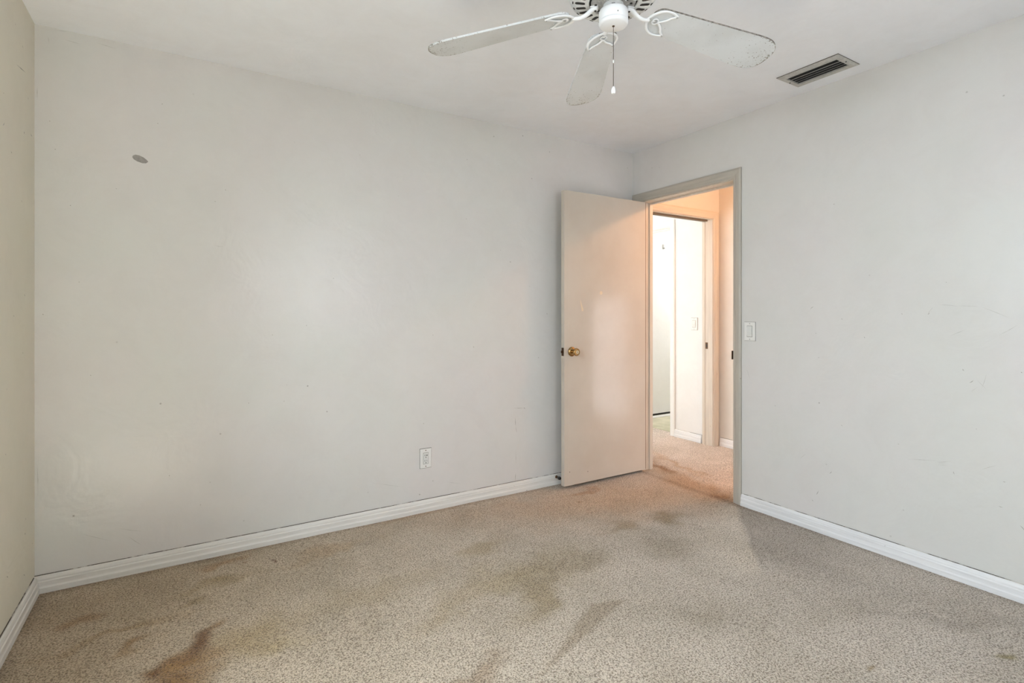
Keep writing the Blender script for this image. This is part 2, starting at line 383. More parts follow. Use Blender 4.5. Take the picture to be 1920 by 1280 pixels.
    blob(1640, 1253, 0.022, 0.012, -20, (0.70, 0.62, 0.46), 1, .6); blob(1905, 1235, 0.05, 0.012, -35, (0.66, 0.63, 0.42), 1, .7)
    blob(1760, 1160, 0.25, 0.03, -35, (0.86, 0.85, 0.84), 1, .9); blob(1632, 1193, 0.008, 0.006, 0, (0.55, 0.48, 0.48), 1, .5)
    blob(900, 1270, 0.12, 0.03, 20, (0.80, 0.74, 0.68), 1, .9); blob(820, 950, 0.3, 0.05, 8, (0.93, 0.87, 0.80), 1, .9)
    blob(1100, 920, 0.12, 0.02, 10, (0.88, 0.76, 0.66), 1, .9); blob(1086, 945, 0.03, 0.008, 20, (0.72, 0.60, 0.48), .8, .8)
    blob(690, 1110, 0.25, 0.08, 5, (0.92, 0.90, 0.84), 1, .9); blob(850, 1130, 0.18, 0.05, 30, (0.90, 0.87, 0.80), 1, .9)
    # the worn, darker threshold of the doorway
    blob(1290, 905, 0.45, 0.12, 80, (0.88, 0.77, 0.64), .9, .9); blob(1355, 930, 0.07, 0.06, 80, (0.70, 0.55, 0.38), .9, .9)
    blob(1240, 876, 0.10, 0.05, 60, (0.66, 0.52, 0.38), .9, .7); blob(1270, 870, 0.4, 0.03, 75, (0.86, 0.74, 0.60), .8, .9)
    # carpet darkened along the baseboards
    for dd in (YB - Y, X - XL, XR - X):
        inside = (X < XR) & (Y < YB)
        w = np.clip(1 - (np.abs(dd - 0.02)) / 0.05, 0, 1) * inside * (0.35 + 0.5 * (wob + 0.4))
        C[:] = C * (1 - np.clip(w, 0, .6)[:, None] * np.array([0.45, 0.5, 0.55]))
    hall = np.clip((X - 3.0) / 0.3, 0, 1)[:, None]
    C[:] = C * (1 - hall) + (C * np.array([1.30, 1.30, 1.36])) * hall  # brighter hall light put into the carpet colour, lighter and bluer
    verts = np.stack([X, Y, Z], 1).astype(np.float32)
    i = np.arange(nx * ny).reshape(ny, nx)
    q = np.stack([i[:-1, :-1], i[:-1, 1:], i[1:, 1:], i[1:, :-1]], -1).reshape(-1, 4)
    me = bpy.data.meshes.new('floor')
    me.vertices.add(nx * ny); me.vertices.foreach_set('co', verts.ravel())
    me.loops.add(q.size); me.loops.foreach_set('vertex_index', q.ravel().astype(np.int32))
    me.polygons.add(len(q)); me.polygons.foreach_set('loop_start', np.arange(0, q.size, 4, dtype=np.int32))
    me.polygons.foreach_set('loop_total', np.full(len(q), 4, dtype=np.int32))
    me.update(calc_edges=True); me.validate()
    a = me.attributes.new('wear_and_light', 'FLOAT_COLOR', 'POINT')
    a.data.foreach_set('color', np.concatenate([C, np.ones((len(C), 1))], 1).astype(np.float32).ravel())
    me.polygons.foreach_set('use_smooth', np.ones(len(q), dtype=bool))
    me.materials.append(M['carpet'])
    o = bpy.data.objects.new('floor', me); COL.objects.link(o); tag(o, kind='structure')
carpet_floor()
bm = bx(bmesh.new(), 4.17, 6.0, 3.4, 4.42, -0.05, 0.004)
obj('floor_bathroom', bm, M['vinyl'], kind='structure')
bm = bx(bmesh.new(), 4.17, 6.0, 4.27, 4.34, 0.0, 0.012)
obj('trim_9', bm, M['white'], kind='structure')

# ------------------------------------------------------------------ shell
def struct(name, boxes, mat):
    bm = bmesh.new()
    for b in boxes: bx(bm, *b)
    return obj(name, bm, mat, kind='structure')
struct('ceiling', [(XL - .1, XH0, YF - .1, YB, H, H + .1)], M['ceiling'])
struct('ceiling_hall', [(XH0, XH1 + .1, -0.7, Y2, H, H + .1)], M['hall'])
struct('ceiling_far_room', [(2.2, 6.0, Y2, 5.3, H, H + .1)], M['white'])
wb = struct('wall_back', [(XL - .1, XR, YB, YB + .1, -.05, H)], M['wall'])
struct('wall_right', [(XR, XH0, YF - .1, D1a, -.05, H), (XR, XH0, D1b, YB + .1, -.05, H), (XR, XH0, D1a, D1b, DH, H)], M['wall'])
# left wall with window opening
wy0, wy1, wz0, wz1 = 0.05, 1.50, 0.06, 2.03
struct('wall_left', [(XL - .1, XL, YF - .1, wy0, -.05, H), (XL - .1, XL, wy1, YB, -.05, H), (XL - .1, XL, wy0, wy1, -.05, wz0), (XL - .1, XL, wy0, wy1, wz1, H)], M['wall_left'])
vx0, vx1, vz0, vz1 = 0.87, 1.67, 1.05, 2.05
struct('wall_front', [(XL, vx0, YF - .1, YF, -.05, H), (vx1, XR, YF - .1, YF, -.05, H), (vx0, vx1, YF - .1, YF, -.05, vz0), (vx0, vx1, YF - .1, YF, vz1, H)], M['wall'])
hy0, hy1, hz1 = -0.5, 1.42, 1.40
struct('wall_hall_right', [(XH1, XH1 + .1, hy1, Y2, -.05, H), (XH1, XH1 + .1, -.7, hy0, -.05, H), (XH1, XH1 + .1, hy0, hy1, hz1, H), (XH1, XH1 + .1, hy0, hy1, -.05, 0.0)], M['hall'])
struct('wall_hall_front', [(XH0, XH1, -.8, -.7, -.05, H)], M['hall'])
struct('wall_hall_end', [(XR, D2a, Y2, Y2b, -.05, H), (D2b, XH1 + .1, Y2, Y2b, -.05, H), (D2a, D2b, Y2, Y2b, DH, H)], M['hall'])
struct('wall_far_room_right', [(XS, XS + .11, Y2b, D3a, -.05, H), (XS, XS + .11, D3b, 5.3, -.05, H), (XS, XS + .11, D3a, D3b, DH, H)], M['white'])
struct('wall_far_room_back', [(2.2, XS, 5.2, 5.3, -.05, H)], M['white'])
struct('wall_far_room_left', [(2.2, 2.3, Y2, 3.75, -.05, H), (2.2, 2.3, 3.75, 5.2, 2.3, H), (2.2, 2.3, 3.75, 5.2, -.05, .6)], M['white'])
struct('wall_far_room_front', [(2.3, XR, Y2, Y2b, -.05, H)], M['white'])
struct('wall_bathroom', [(XS + .11, 4.42, 4.36, 4.46, -.05, H), (5.22, 6.0, 4.36, 4.46, -.05, H), (4.42, 5.22, 4.36, 4.46, 2.38, H), (XS + .11, 6.0, 3.3, 3.4, -.05, H), (6.0, 6.1, 3.4, 3.7, -.05, H), (6.0, 6.1, 4.3, 4.46, -.05, H), (6.0, 6.1, 3.7, 4.3, -.05, 1.3), (6.0, 6.1, 3.7, 4.3, 2.1, H)], M['white'])

# windows (beside and behind the camera, in the hall and far rooms)
def window(n, axis, fixed, a0, a1, z0, z1, out):
    """frame and sash bars in the plane axis = fixed"""
    bm = bmesh.new(); d0, d1 = sorted((fixed, fixed + out))
    def b(p0, p1, q0, q1):
        if axis == 'x': bx(bm, d0, d1, p0, p1, q0, q1)
        else: bx(bm, p0, p1, d0, d1, q0, q1)
    w = 0.035
    b(a0, a0 + w, z0, z1); b(a1 - w, a1, z0, z1); b(a0 + w, a1 - w, z0, z0 + w); b(a0 + w, a1 - w, z1 - w, z1)
    zm = (z0 + z1) / 2; b(a0 + w, a1 - w, zm - .015, zm + .015)
    obj('window_%d' % n, bm, M['sash'], kind='structure')
window(1, 'x', XL - .03, wy0, wy1, wz0, wz1, -.03)
window(2, 'y', YF - .02, vx0, vx1, vz0, vz1, -.03)
window(3, 'x', XH1 + .02, hy0, hy1, 0.0, hz1, .03)
window(4, 'x', 2.26, 3.75, 5.2, .6, 2.3, .03)

# the bare spot where a sticker has peeled off the paint
bm = bmesh.new()
sp = [(-.030, .004), (-.027, .012), (-.018, .0165), (-.004, .0155), (.012, .009), (.026, -.002), (.031, -.009), (.022, -.0175), (.008, -.019), (-.012, -.013), (-.025, -.005)]
vs = [bm.verts.new((-0.181 + u, YB - .0006, 1.918 + v)) for u, v in sp]; bm.faces.new(vs)
r = bmesh.ops.extrude_face_region(bm, geom=bm.faces[:]); bmesh.ops.translate(bm, vec=(0, .002, 0), verts=[v for v in r['geom'] if isinstance(v, bmesh.types.BMVert)])
o = obj('bare_spot', bm, M['patch'], wb); tag(o, 'small grey bare spot in the paint')

# ------------------------------------------------------------------ scuffs and cracks on walls (thin marks that belong to the wall)
def marks(name, parent, segs, mat):
    bm = bmesh.new()
    for p, q, w0, nrm in segs:
        p = Vector(p); q = Vector(q); t = (q - p).normalized(); s = t.cross(Vector(nrm)).normalized() * w0 / 2; o_ = Vector(nrm) * .0006
        m_ = (p + q) / 2 + s * random.uniform(-1.5, 1.5)
        vs = [bm.verts.new(p + o_), bm.verts.new(m_ + s + o_), bm.verts.new(q + o_), bm.verts.new(m_ - s + o_)]
        bm.faces.new(vs)
    return obj(name, bm, mat, parent)
def on_back(px, py):
    u = (px - 960) / F_PX; t = YB / (CY - SY * u); return (t * (SY + CY * u), YB, CAM_H + (HZ - py) / F_PX * t)
def on_right(px, py):
    u = (px - 960) / F_PX; t = XR / (SY + CY * u); return (XR, t * (CY - SY * u), CAM_H + (HZ - py) / F_PX * t)
def on_left(px, py):
    u = (px - 960) / F_PX; t = XL / (SY + CY * u); return (XL, t * (CY - SY * u), CAM_H + (HZ - py) / F_PX * t)
random.seed(3)
M['scuff'] = plain('scuff_mark', (0.36, 0.34, 0.30), 0.8, noise=.3)
M['scuff_soft'] = plain('soft_scuff', (0.54, 0.525, 0.49), 0.8, noise=.15)
N = (0, -1, 0)
S = []
def L2(fn, nrm, x0, y0, x1, y1, w): S.append((fn(x0, y0), fn(x1, y1), w, nrm))
L2(on_back, N, 966, 781, 967, 800, .003); L2(on_back, N, 967, 798, 969, 812, .002); L2(on_back, N, 967, 845, 967, 870, .0015)
L2(on_back, N, 967, 885, 966, 903, .003); L2(on_back, N, 962, 765, 984, 764.5, .002); L2(on_back, N, 982, 763.5, 984.5, 766.5, .004)
for x, y in ((375, 945), (297, 232), (305, 194), (94, 228), (104, 281), (217, 353), (402, 377), (532, 753), (318, 890), (466, 754), (147, 528), (576, 610), (625, 523), (512, 627), (82, 590), (170, 702), (424, 357), (131, 386), (1178, 315)):
    a = random.uniform(0, 6.28); L2(on_back, N, x, y, x + 2.6 * math.cos(a), y + 2.6 * math.sin(a), .003)
marks('scuff_marks', wb, S, M['scuff']); S = []
for x, y, dx, dy in ((100, 56, 30, 4), (120, 74, 34, 10), (90, 68, 2, 14), (70, 160, 0, 28), (180, 80, 40, 12), (240, 1005, 28, 18), (150, 1000, 60, 14), (220, 990, 50, 6), (700, 905, 60, 8), (835, 903, 30, 3), (400, 460, 20, 3), (70, 870, 1, 60)):
    L2(on_back, N, x, y, x + dx, y + dy, .002)
marks('soft_scuffs', wb, S, M['scuff_soft']); S = []
NR = (-1, 0, 0); wr = bpy.data.objects['wall_right']
for x, y, dx, dy in ((1817, 718, 9, -6), (1788, 883, 2, 6), (1805, 691, 3, 4), (1620, 631, 2, 3), (1577, 796, 3, 2), (1522, 936, 3, 4), (1530, 928, 5, -9), (1880, 902, 6, 2), (1690, 587, 2, 3), (1773, 529, 2, 1), (1872, 948, 9, 3), (1578, 596, 2, 3), (1519, 580, 7, -6), (1529, 624, 2, 1), (1914, 697, 3, 2), (1534, 670, 2, 1), (1683, 832, 3, 1), (1555, 888, 5, -5), (1830, 803, 2, 1), (1912, 984, 10, 12), (1740, 590, 3, -4)):
    L2(on_right, NR, x, y, x + dx, y + dy, .0028)
marks('scuff_marks', wr, S, M['scuff']); S = []
for x, y, dx, dy in ((1758, 571, 40, 3), (1798, 573, 40, 1), (1838, 574, 60, 24), (1750, 575, -12, 16), (1870, 630, 40, -22), (1780, 630, 30, -12), (1755, 866, 30, -2), (1758, 871, 18, 1), (1757, 868, 20, 0), (1830, 710, 20, 20), (1850, 700, -10, 30), (1820, 735, 14, -10), (1700, 860, 60, 4), (1400, 690, 6, 20), (1840, 880, 30, -8), (1500, 860, 12, -10)):
    L2(on_right, NR, x, y, x + dx, y + dy, .002)
marks('soft_scuffs', wr, S, M['scuff_soft']); S = []
NL = (1, 0, 0); wl = bpy.data.objects['wall_left']
for x, y, dx, dy in ((42, 84, 1, 7), (28, 45, 1, 2), (20, 282, 2, 5), (57, 250, 3, 6), (52, 182, 1, 5), (6, 173, 1, 3), (40, 375, 1, 5), (45, 551, 2, 4), (12, 1080, 3, 2), (44, 1076, 2, 3), (30, 120, 18, 16), (5, 235, 3, -6), (25, 590, 1, 4), (42, 660, 1, 3), (10, 850, 1, 3)):
    L2(on_left, NL, x, y, x + dx, y + dy, .004)
marks('scuff_marks', wl, S, M['scuff'])

# ------------------------------------------------------------------ baseboards
BP = [(0, 0), (.020, 0), (.020, .022), (.0175, .026), (.0165, .030), (.0165, .048), (.013, .052), (.013, .058), (.010, .068), (.006, .0725), (.0025, .0725), (.0022, .069), (0, .069)]
CRK = [(0, .0685), (.0032, .0685), (.0030, .0748), (0, .0748)]
def baseboard(name, p0, p1, out, mat='base', trim0=0, trim1=0):
    bm = bmesh.new(); sweep_profile(bm, BP, p0, p1, out, 0); sweep_profile(bm, CRK, p0, p1, out, 1)
    return obj(name, bm, [M[mat], M['crack']], kind='structure')
baseboard('baseboard_back', (XL, YB), (XR, YB), (0, -1))
baseboard('baseboard_right', (XR, YF), (XR, D1a - .057), (-1, 0), 'base_right')
baseboard('baseboard_left', (XL, YF), (XL, YB - .0195), (1, 0))
baseboard('baseboard_front', (XL + .02, YF), (XR - .02, YF), (0, 1))
baseboard('baseboard_hall_right', (XH1, hy1), (XH1, Y2 - .019), (-1, 0), 'base_right')
baseboard('baseboard_far_room', (XS, Y2b + .02), (XS, D3a - .057), (-1, 0), 'base_right')
baseboard('baseboard_hall_left', (XH0, -0.7), (XH0, D1a - .057), (1, 0), 'base_right')

# ------------------------------------------------------------------ casings and jambs
CASE = [(0, 0), (.009, 0), (.012, .004), (.012, .016), (.015, .024), (.016, .046), (.012, .057), (0, .057)]   # (thickness, width from the inner edge)
def casing(name, axis, fixed, out, a0, a1, zt, mats, wl_=.057, wr_=.057, z0=0.0):
    """mitred casing round an opening a0..a1 up to zt; wl_/wr_ leg widths"""
    bm = bmesh.new()
    def P(a, d, z):
        return (fixed + out * d, a, z) if axis == 'x' else (a, fixed + out * d, z)
    def leg(aa, sgn, w, mi=0):
        k = w / .057
        A = [bm.verts.new(P(aa + sgn * u * k, d, z0)) for d, u in CASE]
        B = [bm.verts.new(P(aa + sgn * u * k, d, zt + u * 1.12)) for d, u in CASE]
        for i in range(len(CASE)):
            j = (i + 1) % len(CASE); bm.faces.new((A[i], A[j], B[j], B[i])).material_index = mi
        bm.faces.new(A); bm.faces.new(B)
    leg(a0, -1, wl_); leg(a1, 1, wr_)
    A = [bm.verts.new(P(a0 - u * wl_ / .057, d, zt + u * 1.12)) for d, u in CASE]
    B = [bm.verts.new(P(a1 + u * wr_ / .057, d, zt + u * 1.12)) for d, u in CASE]
    for i in range(len(CASE)):
        j = (i + 1) % len(CASE); bm.faces.new((A[i], A[j], B[j], B[i])).material_index = 1
    bm.faces.new(A).material_index = 1; bm.faces.new(B).material_index = 1
    return obj(name, bm, mats, kind='structure')
casing('trim_1', 'x', XR, -1, D1a, D1b, DH, [M['casing'], M['casing_h']], .055, .088)
casing('trim_2', 'x', XH0, 1, D1a, D1b, DH, [M['jamb'], M['jamb_h']], .057, .057)
casing('trim_3', 'y', Y2, -1, D2a, D2b, DH, [M['jamb'], M['jamb_h']], .057, .07)
casing('trim_4', 'x', XS, -1, D3a, D3b, DH, [M['white'], M['white']])
# jamb lining with stop, bedroom door
def lining(name, axis, f0, f1, a0, a1, zt, stop0, stop1, mat, t=.006, st=.011):
    bm = bmesh.new()
    def b(p0, p1, q0, q1, z0, z1):
        if axis == 'x': bx(bm, q0, q1, p0, p1, z0, z1)
        else: bx(bm, p0, p1, q0, q1, z0, z1)
    b(a0, a0 + t, f0, f1, 0, zt); b(a1 - t, a1, f0, f1, 0, zt); b(a0 + t, a1 - t, f0, f1, zt - t, zt)
    b(a0 + t, a0 + t + st, stop0, stop1, 0, zt - t); b(a1 - t - st, a1 - t, stop0, stop1, 0, zt - t); b(a0 + t + st, a1 - t - st, stop0, stop1, zt - t - st, zt - t)
    return obj(name, bm, mat, kind='structure')
j1 = lining('trim_5', 'x', XR - .001, XH0 + .001, D1a, D1b, DH, XR + .071, XR + .098, M['jamb'])
j2 = lining('trim_6', 'y', Y2 - .001, Y2b + .001, D2a, D2b, DH, Y2 + .080, Y2 + .104, M['jamb'], .006, .004)
obj('head_strip', bx(bmesh.new(), D2a + .01, D2b - .03, Y2 + .035, Y2 + .075, DH - .020, DH - .006), plain('dark_strip', (.16, .12, .08), .7), j2)  # dark brown strip under the doorway head
j3 = lining('trim_7', 'x', XS - .001, XS + .111, D3a, D3b, DH, XS + .05, XS + .08, M['white'])
# strike plates
bm = bx(bmesh.new(), XR - .012, XR + .028, D1a + .006, D1a + .0105, .907, .962)
o = obj('strike_plate', bm, M['brass_dark'], j1); tag(o, 'dark strike plate')
bm = bx(bmesh.new(), 4.0375, 4.0395, 3.150, 3.174, .876, .934)
bx(bm, 4.0368, 4.0376, 3.156, 3.168, .89, .92, 1)
o = obj('strike_plate', bm, [M['brass_dark'], M['slot']], j2); tag(o, 'dark metal strike plate')

# ------------------------------------------------------------------ bedroom door (open against the back wall)
DX0, DX1, DY0, DY1, DZ0, DZ1 = 2.1846, 2.953, 2.862, 2.897, .022, 2.037
bm = bmesh.new(); bx(bm, DX0, DX1, DY0, DY1, DZ0, DZ1, 0, .0018)
door = obj('door_1', bm, M['door'], kind='structure'); tag(door, 'plain flat cream door standing open against the back wall')
bm = bmesh.new()
kx, kz = DX0 + .064, .937
lathe(bm, [(0, 0), (.033, 0), (.033, -.003), (.030, -.008), (.022, -.012), (.013, -.014)], 40, 'Y', (kx, DY0, kz))
rose = obj('door_knob', bm, M['brass'], door, True); tag(rose, 'round brass knob')
bm = bmesh.new()
lathe(bm, [(.012, -.010), (.011, -.028), (.016, -.034), (.0245, -.041), (.0265, -.050), (.0255, -.057), (.021, -.062), (.0195, -.0605), (.012, -.0615), (0, -.0615)], 40, 'Y', (kx, DY0, kz))
obj('knob_grip', bm, M['brass'], rose, True)
bm = bmesh.new()
lathe(bm, [(.0125, -.0617), (.012, -.0628), (0, -.063)], 24, 'Y', (kx, DY0, kz)); bx(bm, kx - .0012, kx + .0012, DY0 - .0640, DY0 - .0628, kz - .005, kz + .005, 1)
obj('privacy_button', bm, [plain('pale_brass', (.72, .62, .42), .3, 1), M['slot']], rose)
bm = bmesh.new(); bx(bm, DX0 - .0012, DX0 + .001, DY0 + .006, DY1 - .006, kz - .028, kz + .028, 0, .0004)
lp = obj('latch_plate', bm, M['brass_dark'], door)
bm = bmesh.new(); bx(bm, DX0 - .012, DX0, DY0 + .011, DY1 - .011, kz - .009, kz + .009, 0, .002)
obj('latch_bolt', bm, M['brass_dark'], lp)
for hz in (.25, 1.03, 1.80):
    bm = bmesh.new(); lathe(bm, [(0, 0), (.006, 0), (.006, .09), (0, .09)], 14, 'Z', (DX1 + .004, DY1 + .005, hz))
    bx(bm, DX1 + .0055, DX1 + .007, DY0 + .006, DY1 + .003, hz + .002, hz + .088)
    obj('hinge', bm, M['jamb'], door)
obj('hinge_gap_shade', bx(bmesh.new(), DX1, DX1 + .0055, DY0 + .002, DY1 - .002, DZ0 + .002, DZ1 - .002), plain('hinge_gap_brown', (.16, .085, .045), .7), door)  # brown strip added for the shaded gap between door and jamb
# stains on the door face
M['stain'] = plain('door_stain', (0.66, 0.54, 0.38), 0.45)
bm = bmesh.new()
def on_door(px, py):
    u = (px - 960) / F_PX; t = DY0 / (CY - SY * u); return t * (SY + CY * u), CAM_H + (HZ - py) / F_PX * t
for cx_, cy_, rr in ((1127, 549, .013),):
    x, z = on_door(cx_, cy_); lathe(bm, [(rr, -.0003), (0, -.0004)], 20, 'Y', (x, DY0, z))
x0_, z0_ = on_door(1088, 562); x1_, z1_ = on_door(1092, 583)
vs = [bm.verts.new((x, DY0 - .0004, z)) for x, z in ((x0_ - .001, z0_), (x0_ + .001, z0_), (x1_ + .009, z1_ + .012), (x1_ + .008, z1_), (x1_ - .006, z1_ - .001))]; bm.faces.new(vs)
o = obj('stain', bm, M['stain'], door); tag(o, 'tan spots of old glue')

# far closed door in the bathroom
d3 = obj('door_2', bx(bmesh.new(), 4.44, 5.20, 4.37, 4.405, .028, 2.36), M['white'], kind='structure')
obj('door_gap', bx(bmesh.new(), 4.42, 5.22, 4.38, 4.42, .004, .028), M['rubber'], d3)
hx = 4.80
bm = bmesh.new(); bx(bm, hx - .013, hx + .013, 4.366, 4.370, 2.055 - .1, 2.055 - .045, 0, .001)
bx(bm, hx - .006, hx + .006, 4.345, 4.366, 2.055 - .095, 2.055 - .085)
obj('coat_hook', bm, M['motor'], d3)
casing('trim_8', 'y', 4.36, -1, 4.42, 5.22, 2.375 - .005, [M['white'], M['white']])

# ------------------------------------------------------------------ outlet and switches
def cover(bm, w, h, t):
    bx(bm, -w / 2, w / 2, -t, 0, -h / 2, h / 2, 0, .0022)
def screw_bm(z):
    bm = bmesh.new(); lathe(bm, [(0, -.0068), (.0026, -.0066), (.0034, -.0058), (.0034, -.004)], 14, 'Y', (0, 0, z)); return bm
def outlet():
    r = empty('wall_outlet', (1.236, YB, .322)); tag(r, 'white grounded double wall outlet low on the back wall above the baseboard', 'outlet')
    bm = bmesh.new(); bx(bm, -.0375, .0375, -.0018, 0, -.0600, .0600, 1); cover(bm, .072, .116, .006); obj('cover_plate', bm, [M['plate'], M['darkgap']], r)
    bm = bmesh.new(); bx(bm, -.0172, .0172, -.0064, -.003, -.0345, .0345, 1); bx(bm, -.0158, .0158, -.0085, -.003, -.033, .033, 0, .0015)
    rec = obj('receptacle', bm, [M['plate_in'], M['darkgap']], r)
    bm = bmesh.new()
    for zc in (.0155, -.0175):
        bx(bm, -.0078, -.0056, -.0088, -.006, zc - .001, zc + .008); bx(bm, .0052, .0070, -.0088, -.006, zc - .001, zc + .007)
        lathe(bm, [(.0029, -.0088), (0, -.00885)], 12, 'Y', (-.0005, 0, zc - .0085))
    bx(bm, .001, .011, -.0092, -.006, .0165, .0200)
    obj('slot', bm, M['slot'], rec)
    for z in (.048, -.048): obj('screw', screw_bm(z), M['brass_dark'], r)
outlet()
def rocker(loc, rz, label):
    r = empty('light_switch', loc, rz); tag(r, label, 'light switch')
    bm = bmesh.new(); bx(bm, -.0372, .0372, -.0018, 0, -.0585, .0585, 1); cover(bm, .072, .114, .006); obj('cover_plate', bm, [M['plate'], M['darkgap']], r)
    bm = bmesh.new(); bx(bm, -.0178, .0178, -.0063, -.003, -.0348, .0348, 1)
    vs = [(-.016, -.0065, -.033), (.016, -.0065, -.033), (.016, -.0115, .0), (-.016, -.0115, .0), (.016, -.0072, .033), (-.016, -.0072, .033)]
    v = [bm.verts.new(p) for p in vs]; bk = [bm.verts.new((p[0], -.004, p[2])) for p in (vs[0], vs[1], vs[4], vs[5])]
    bm.faces.new((v[0], v[1], v[2], v[3])); bm.faces.new((v[3], v[2], v[4], v[5])); bm.faces.new((v[1], bk[1], bk[2], v[4], v[2])); bm.faces.new((v[0], v[3], v[5], bk[3], bk[0])); bm.faces.new((v[0], bk[0], bk[1], v[1])); bm.faces.new((v[5], v[4], bk[2], bk[3]))
    obj('rocker', bm, [M['plate_in'], M['darkgap']], r)
    for z in (.048, -.048): obj('screw', screw_bm(z), M['motor'], r)
    return r
rocker((XR, 1.998, 1.088), -math.pi / 2, 'white rocker light switch on the bedroom wall beside the door casing')
rocker((XS, 3.315, 1.100), -math.pi / 2, 'white rocker light switch on the bright wall seen through the doorways')

# door stop on the baseboard
r = empty('door_stop', (2.207, YB - .0165, .055)); tag(r, 'small black rubber-tipped door stop on the baseboard behind the door edge', 'door stop')
bm = lathe(bmesh.new(), [(0, 0.001), (.010, 0), (.010, -.004), (.004, -.006), (.004, -.030)], 16, 'Y'); obj('stem', bm, M['brass_dark'], r, True)
bm = lathe(bmesh.new(), [(.004, -.026), (.0100, -.026), (.0120, -.036), (.009, -.046), (0, -.047)], 16, 'Y'); obj('rubber_tip', bm, M['rubber'], r, True)

# ------------------------------------------------------------------ ceiling vent
r = empty('air_vent', (2.750, 1.4810, H)); tag(r, 'grey rectangular metal air vent with dark louvres in the ceiling', 'air vent')
hw, hl, iw, il = .101, .155, .060, .127
bm = bmesh.new()
zt, zb = -.0005, -.009
outer = [(-hw, -hl), (hw, -hl), (hw, hl), (-hw, hl)]; mid = [(-hw + .014, -hl + .014), (hw - .014, -hl + .014), (hw - .014, hl - .014), (-hw + .014, hl - .014)]
inn = [(-iw, -il), (iw, -il), (iw, il), (-iw, il)]
R0 = [bm.verts.new((x, y, zt)) for x, y in outer]; R1 = [bm.verts.new((x, y, zt - .0035)) for x, y in outer]; R2 = [bm.verts.new((x, y, zb)) for x, y in mid]
R3 = [bm.verts.new((x, y, zb)) for x, y in inn]; R4 = [bm.verts.new((x, y, zt)) for x, y in inn]
for k, (A, B) in enumerate(((R0, R1), (R1, R2), (R2, R3), (R3, R4))):
    for i in range(4):
        j = (i + 1) % 4; bm.faces.new((A[i], A[j], B[j], B[i])).material_index = 1 if k == 0 else 0
obj('frame', bm, [M['vent'], M['vent_rim']], r)
# flat black plate standing for the shade inside the duct, no opening cut
bm = bmesh.new()
bx(bm, -iw, iw, -il, il, -.0012, -.0002, 0)
obj('duct_shade_plate', bm, M['black'], r)
def louver(x, tilt, w, mat, teeth=False):
    bm = bmesh.new(); c, s = math.cos(tilt), math.sin(tilt)
    def slab(y0, y1, w0, w1, mi=0):
        P = []
        for y in (y0, y1):
            for a, t in ((w0, -.0005), (w1, -.0005), (w1, .0005), (w0, .0005)):
                P.append(bm.verts.new((x + a * c - t * s, y, -.0062 + a * s + t * c)))
        for q in ((0, 1, 2, 3), (7, 6, 5, 4), (0, 4, 5, 1), (1, 5, 6, 2), (2, 6, 7, 3), (3, 7, 4, 0)): bm.faces.new([P[i] for i in q]).material_index = mi
    if teeth:
        n = 44
        for k in range(n):
            y = -il + (k + .25) * 2 * il / n; slab(y, y + il / n, -w / 2, w / 2)
    else: slab(-il, il, -w / 2, w / 2)
    obj('louver', bm, mat, r)
louver(-.022, .25, .014, M['louver'], True)
louver(.004, .5, .006, M['louver']); louver(.030, .5, .005, M['louver'])
louver(-.045, .5, .008, M['louver_dark']); louver(.048, .5, .006, M['louver_dark'])
for y in (-hl + .014, hl - .014):
    bm = lathe(bmesh.new(), [(0, -.0115), (.003, -.011), (.0038, -.009)], 12, 'Z', (0, y, 0)); obj('screw', bm, M['slot'], r)

# ------------------------------------------------------------------ ceiling fan
FX, FY = 1.209, 1.316
fan = empty('ceiling_fan', (FX, FY, H)); tag(fan, 'white five-blade ceiling fan with dusty blades, scrolled blade arms and a pull chain', 'ceiling fan')
def zf(z): return z - H
# canopy and short neck
bm = lathe(bmesh.new(), [(0, 0), (.075, 0), (.075, -.012), (.060, -.030), (.025, -.040), (.025, zf(2.372))], 48)
obj('canopy', bm, M['fan'], fan, True)
# motor housing: a drum with a perforated underside
bm = bmesh.new()
lathe(bm, [(.020, zf(2.376)), (.080, zf(2.372)), (.128, zf(2.352)), (.145, zf(2.325)), (.148, zf(2.275)), (.147, zf(2.255)), (.143, zf(2.246)), (.136, zf(2.240))], 80)
lathe(bm, [(.136, zf(2.240)), (.084, zf(2.232)), (.080, zf(2.234)), (.080, zf(2.25))], 80)
mh = obj('motor_housing', bm, M['fan_grey'], fan, True)
bm = bmesh.new()
def slot_poly(bm, a, r0, r1, w, z0, z1, n=8):
    """rounded radial slot lying on the cone between (r0,z0) and (r1,z1)"""
    pts = []
    for k in range(n + 1):
        t = -math.pi / 2 + math.pi * k / n; pts.append((r1 - w / 2 + w / 2 * math.cos(t), w / 2 * math.sin(t)))
    for k in range(n + 1):
        t = math.pi / 2 + math.pi * k / n; pts.append((r0 + w / 2 + w / 2 * math.cos(t), w / 2 * math.sin(t)))
    vs = []
    for r_, s_ in pts:
        z_ = z0 + (z1 - z0) * (r_ - r0) / (r1 - r0)
        vs.append(bm.verts.new((r_ * math.cos(a) - s_ * math.sin(a), r_ * math.sin(a) + s_ * math.cos(a), z_)))
    bm.faces.new(vs)
for k in range(24):
    a = 2 * math.pi * (k + .5) / 24; slot_poly(bm, a, .093, .127, .0135, zf(2.2328), zf(2.2377))
for k in range(24):
    a = 2 * math.pi * (k + .5) / 24
    vs = []
    for aa, r_, z_ in ((a - .055, .1322, 2.2388), (a + .055, .1322, 2.2388), (a + .052, .1362, 2.2394), (a - .052, .1362, 2.2394)):
        vs.append(bm.verts.new((r_ * math.cos(aa), r_ * math.sin(aa), zf(z_))))
    bm.faces.new(vs)
o = obj('vent_slots', bm, M['slot'], mh); tag(o, 'dark ventilation slots')
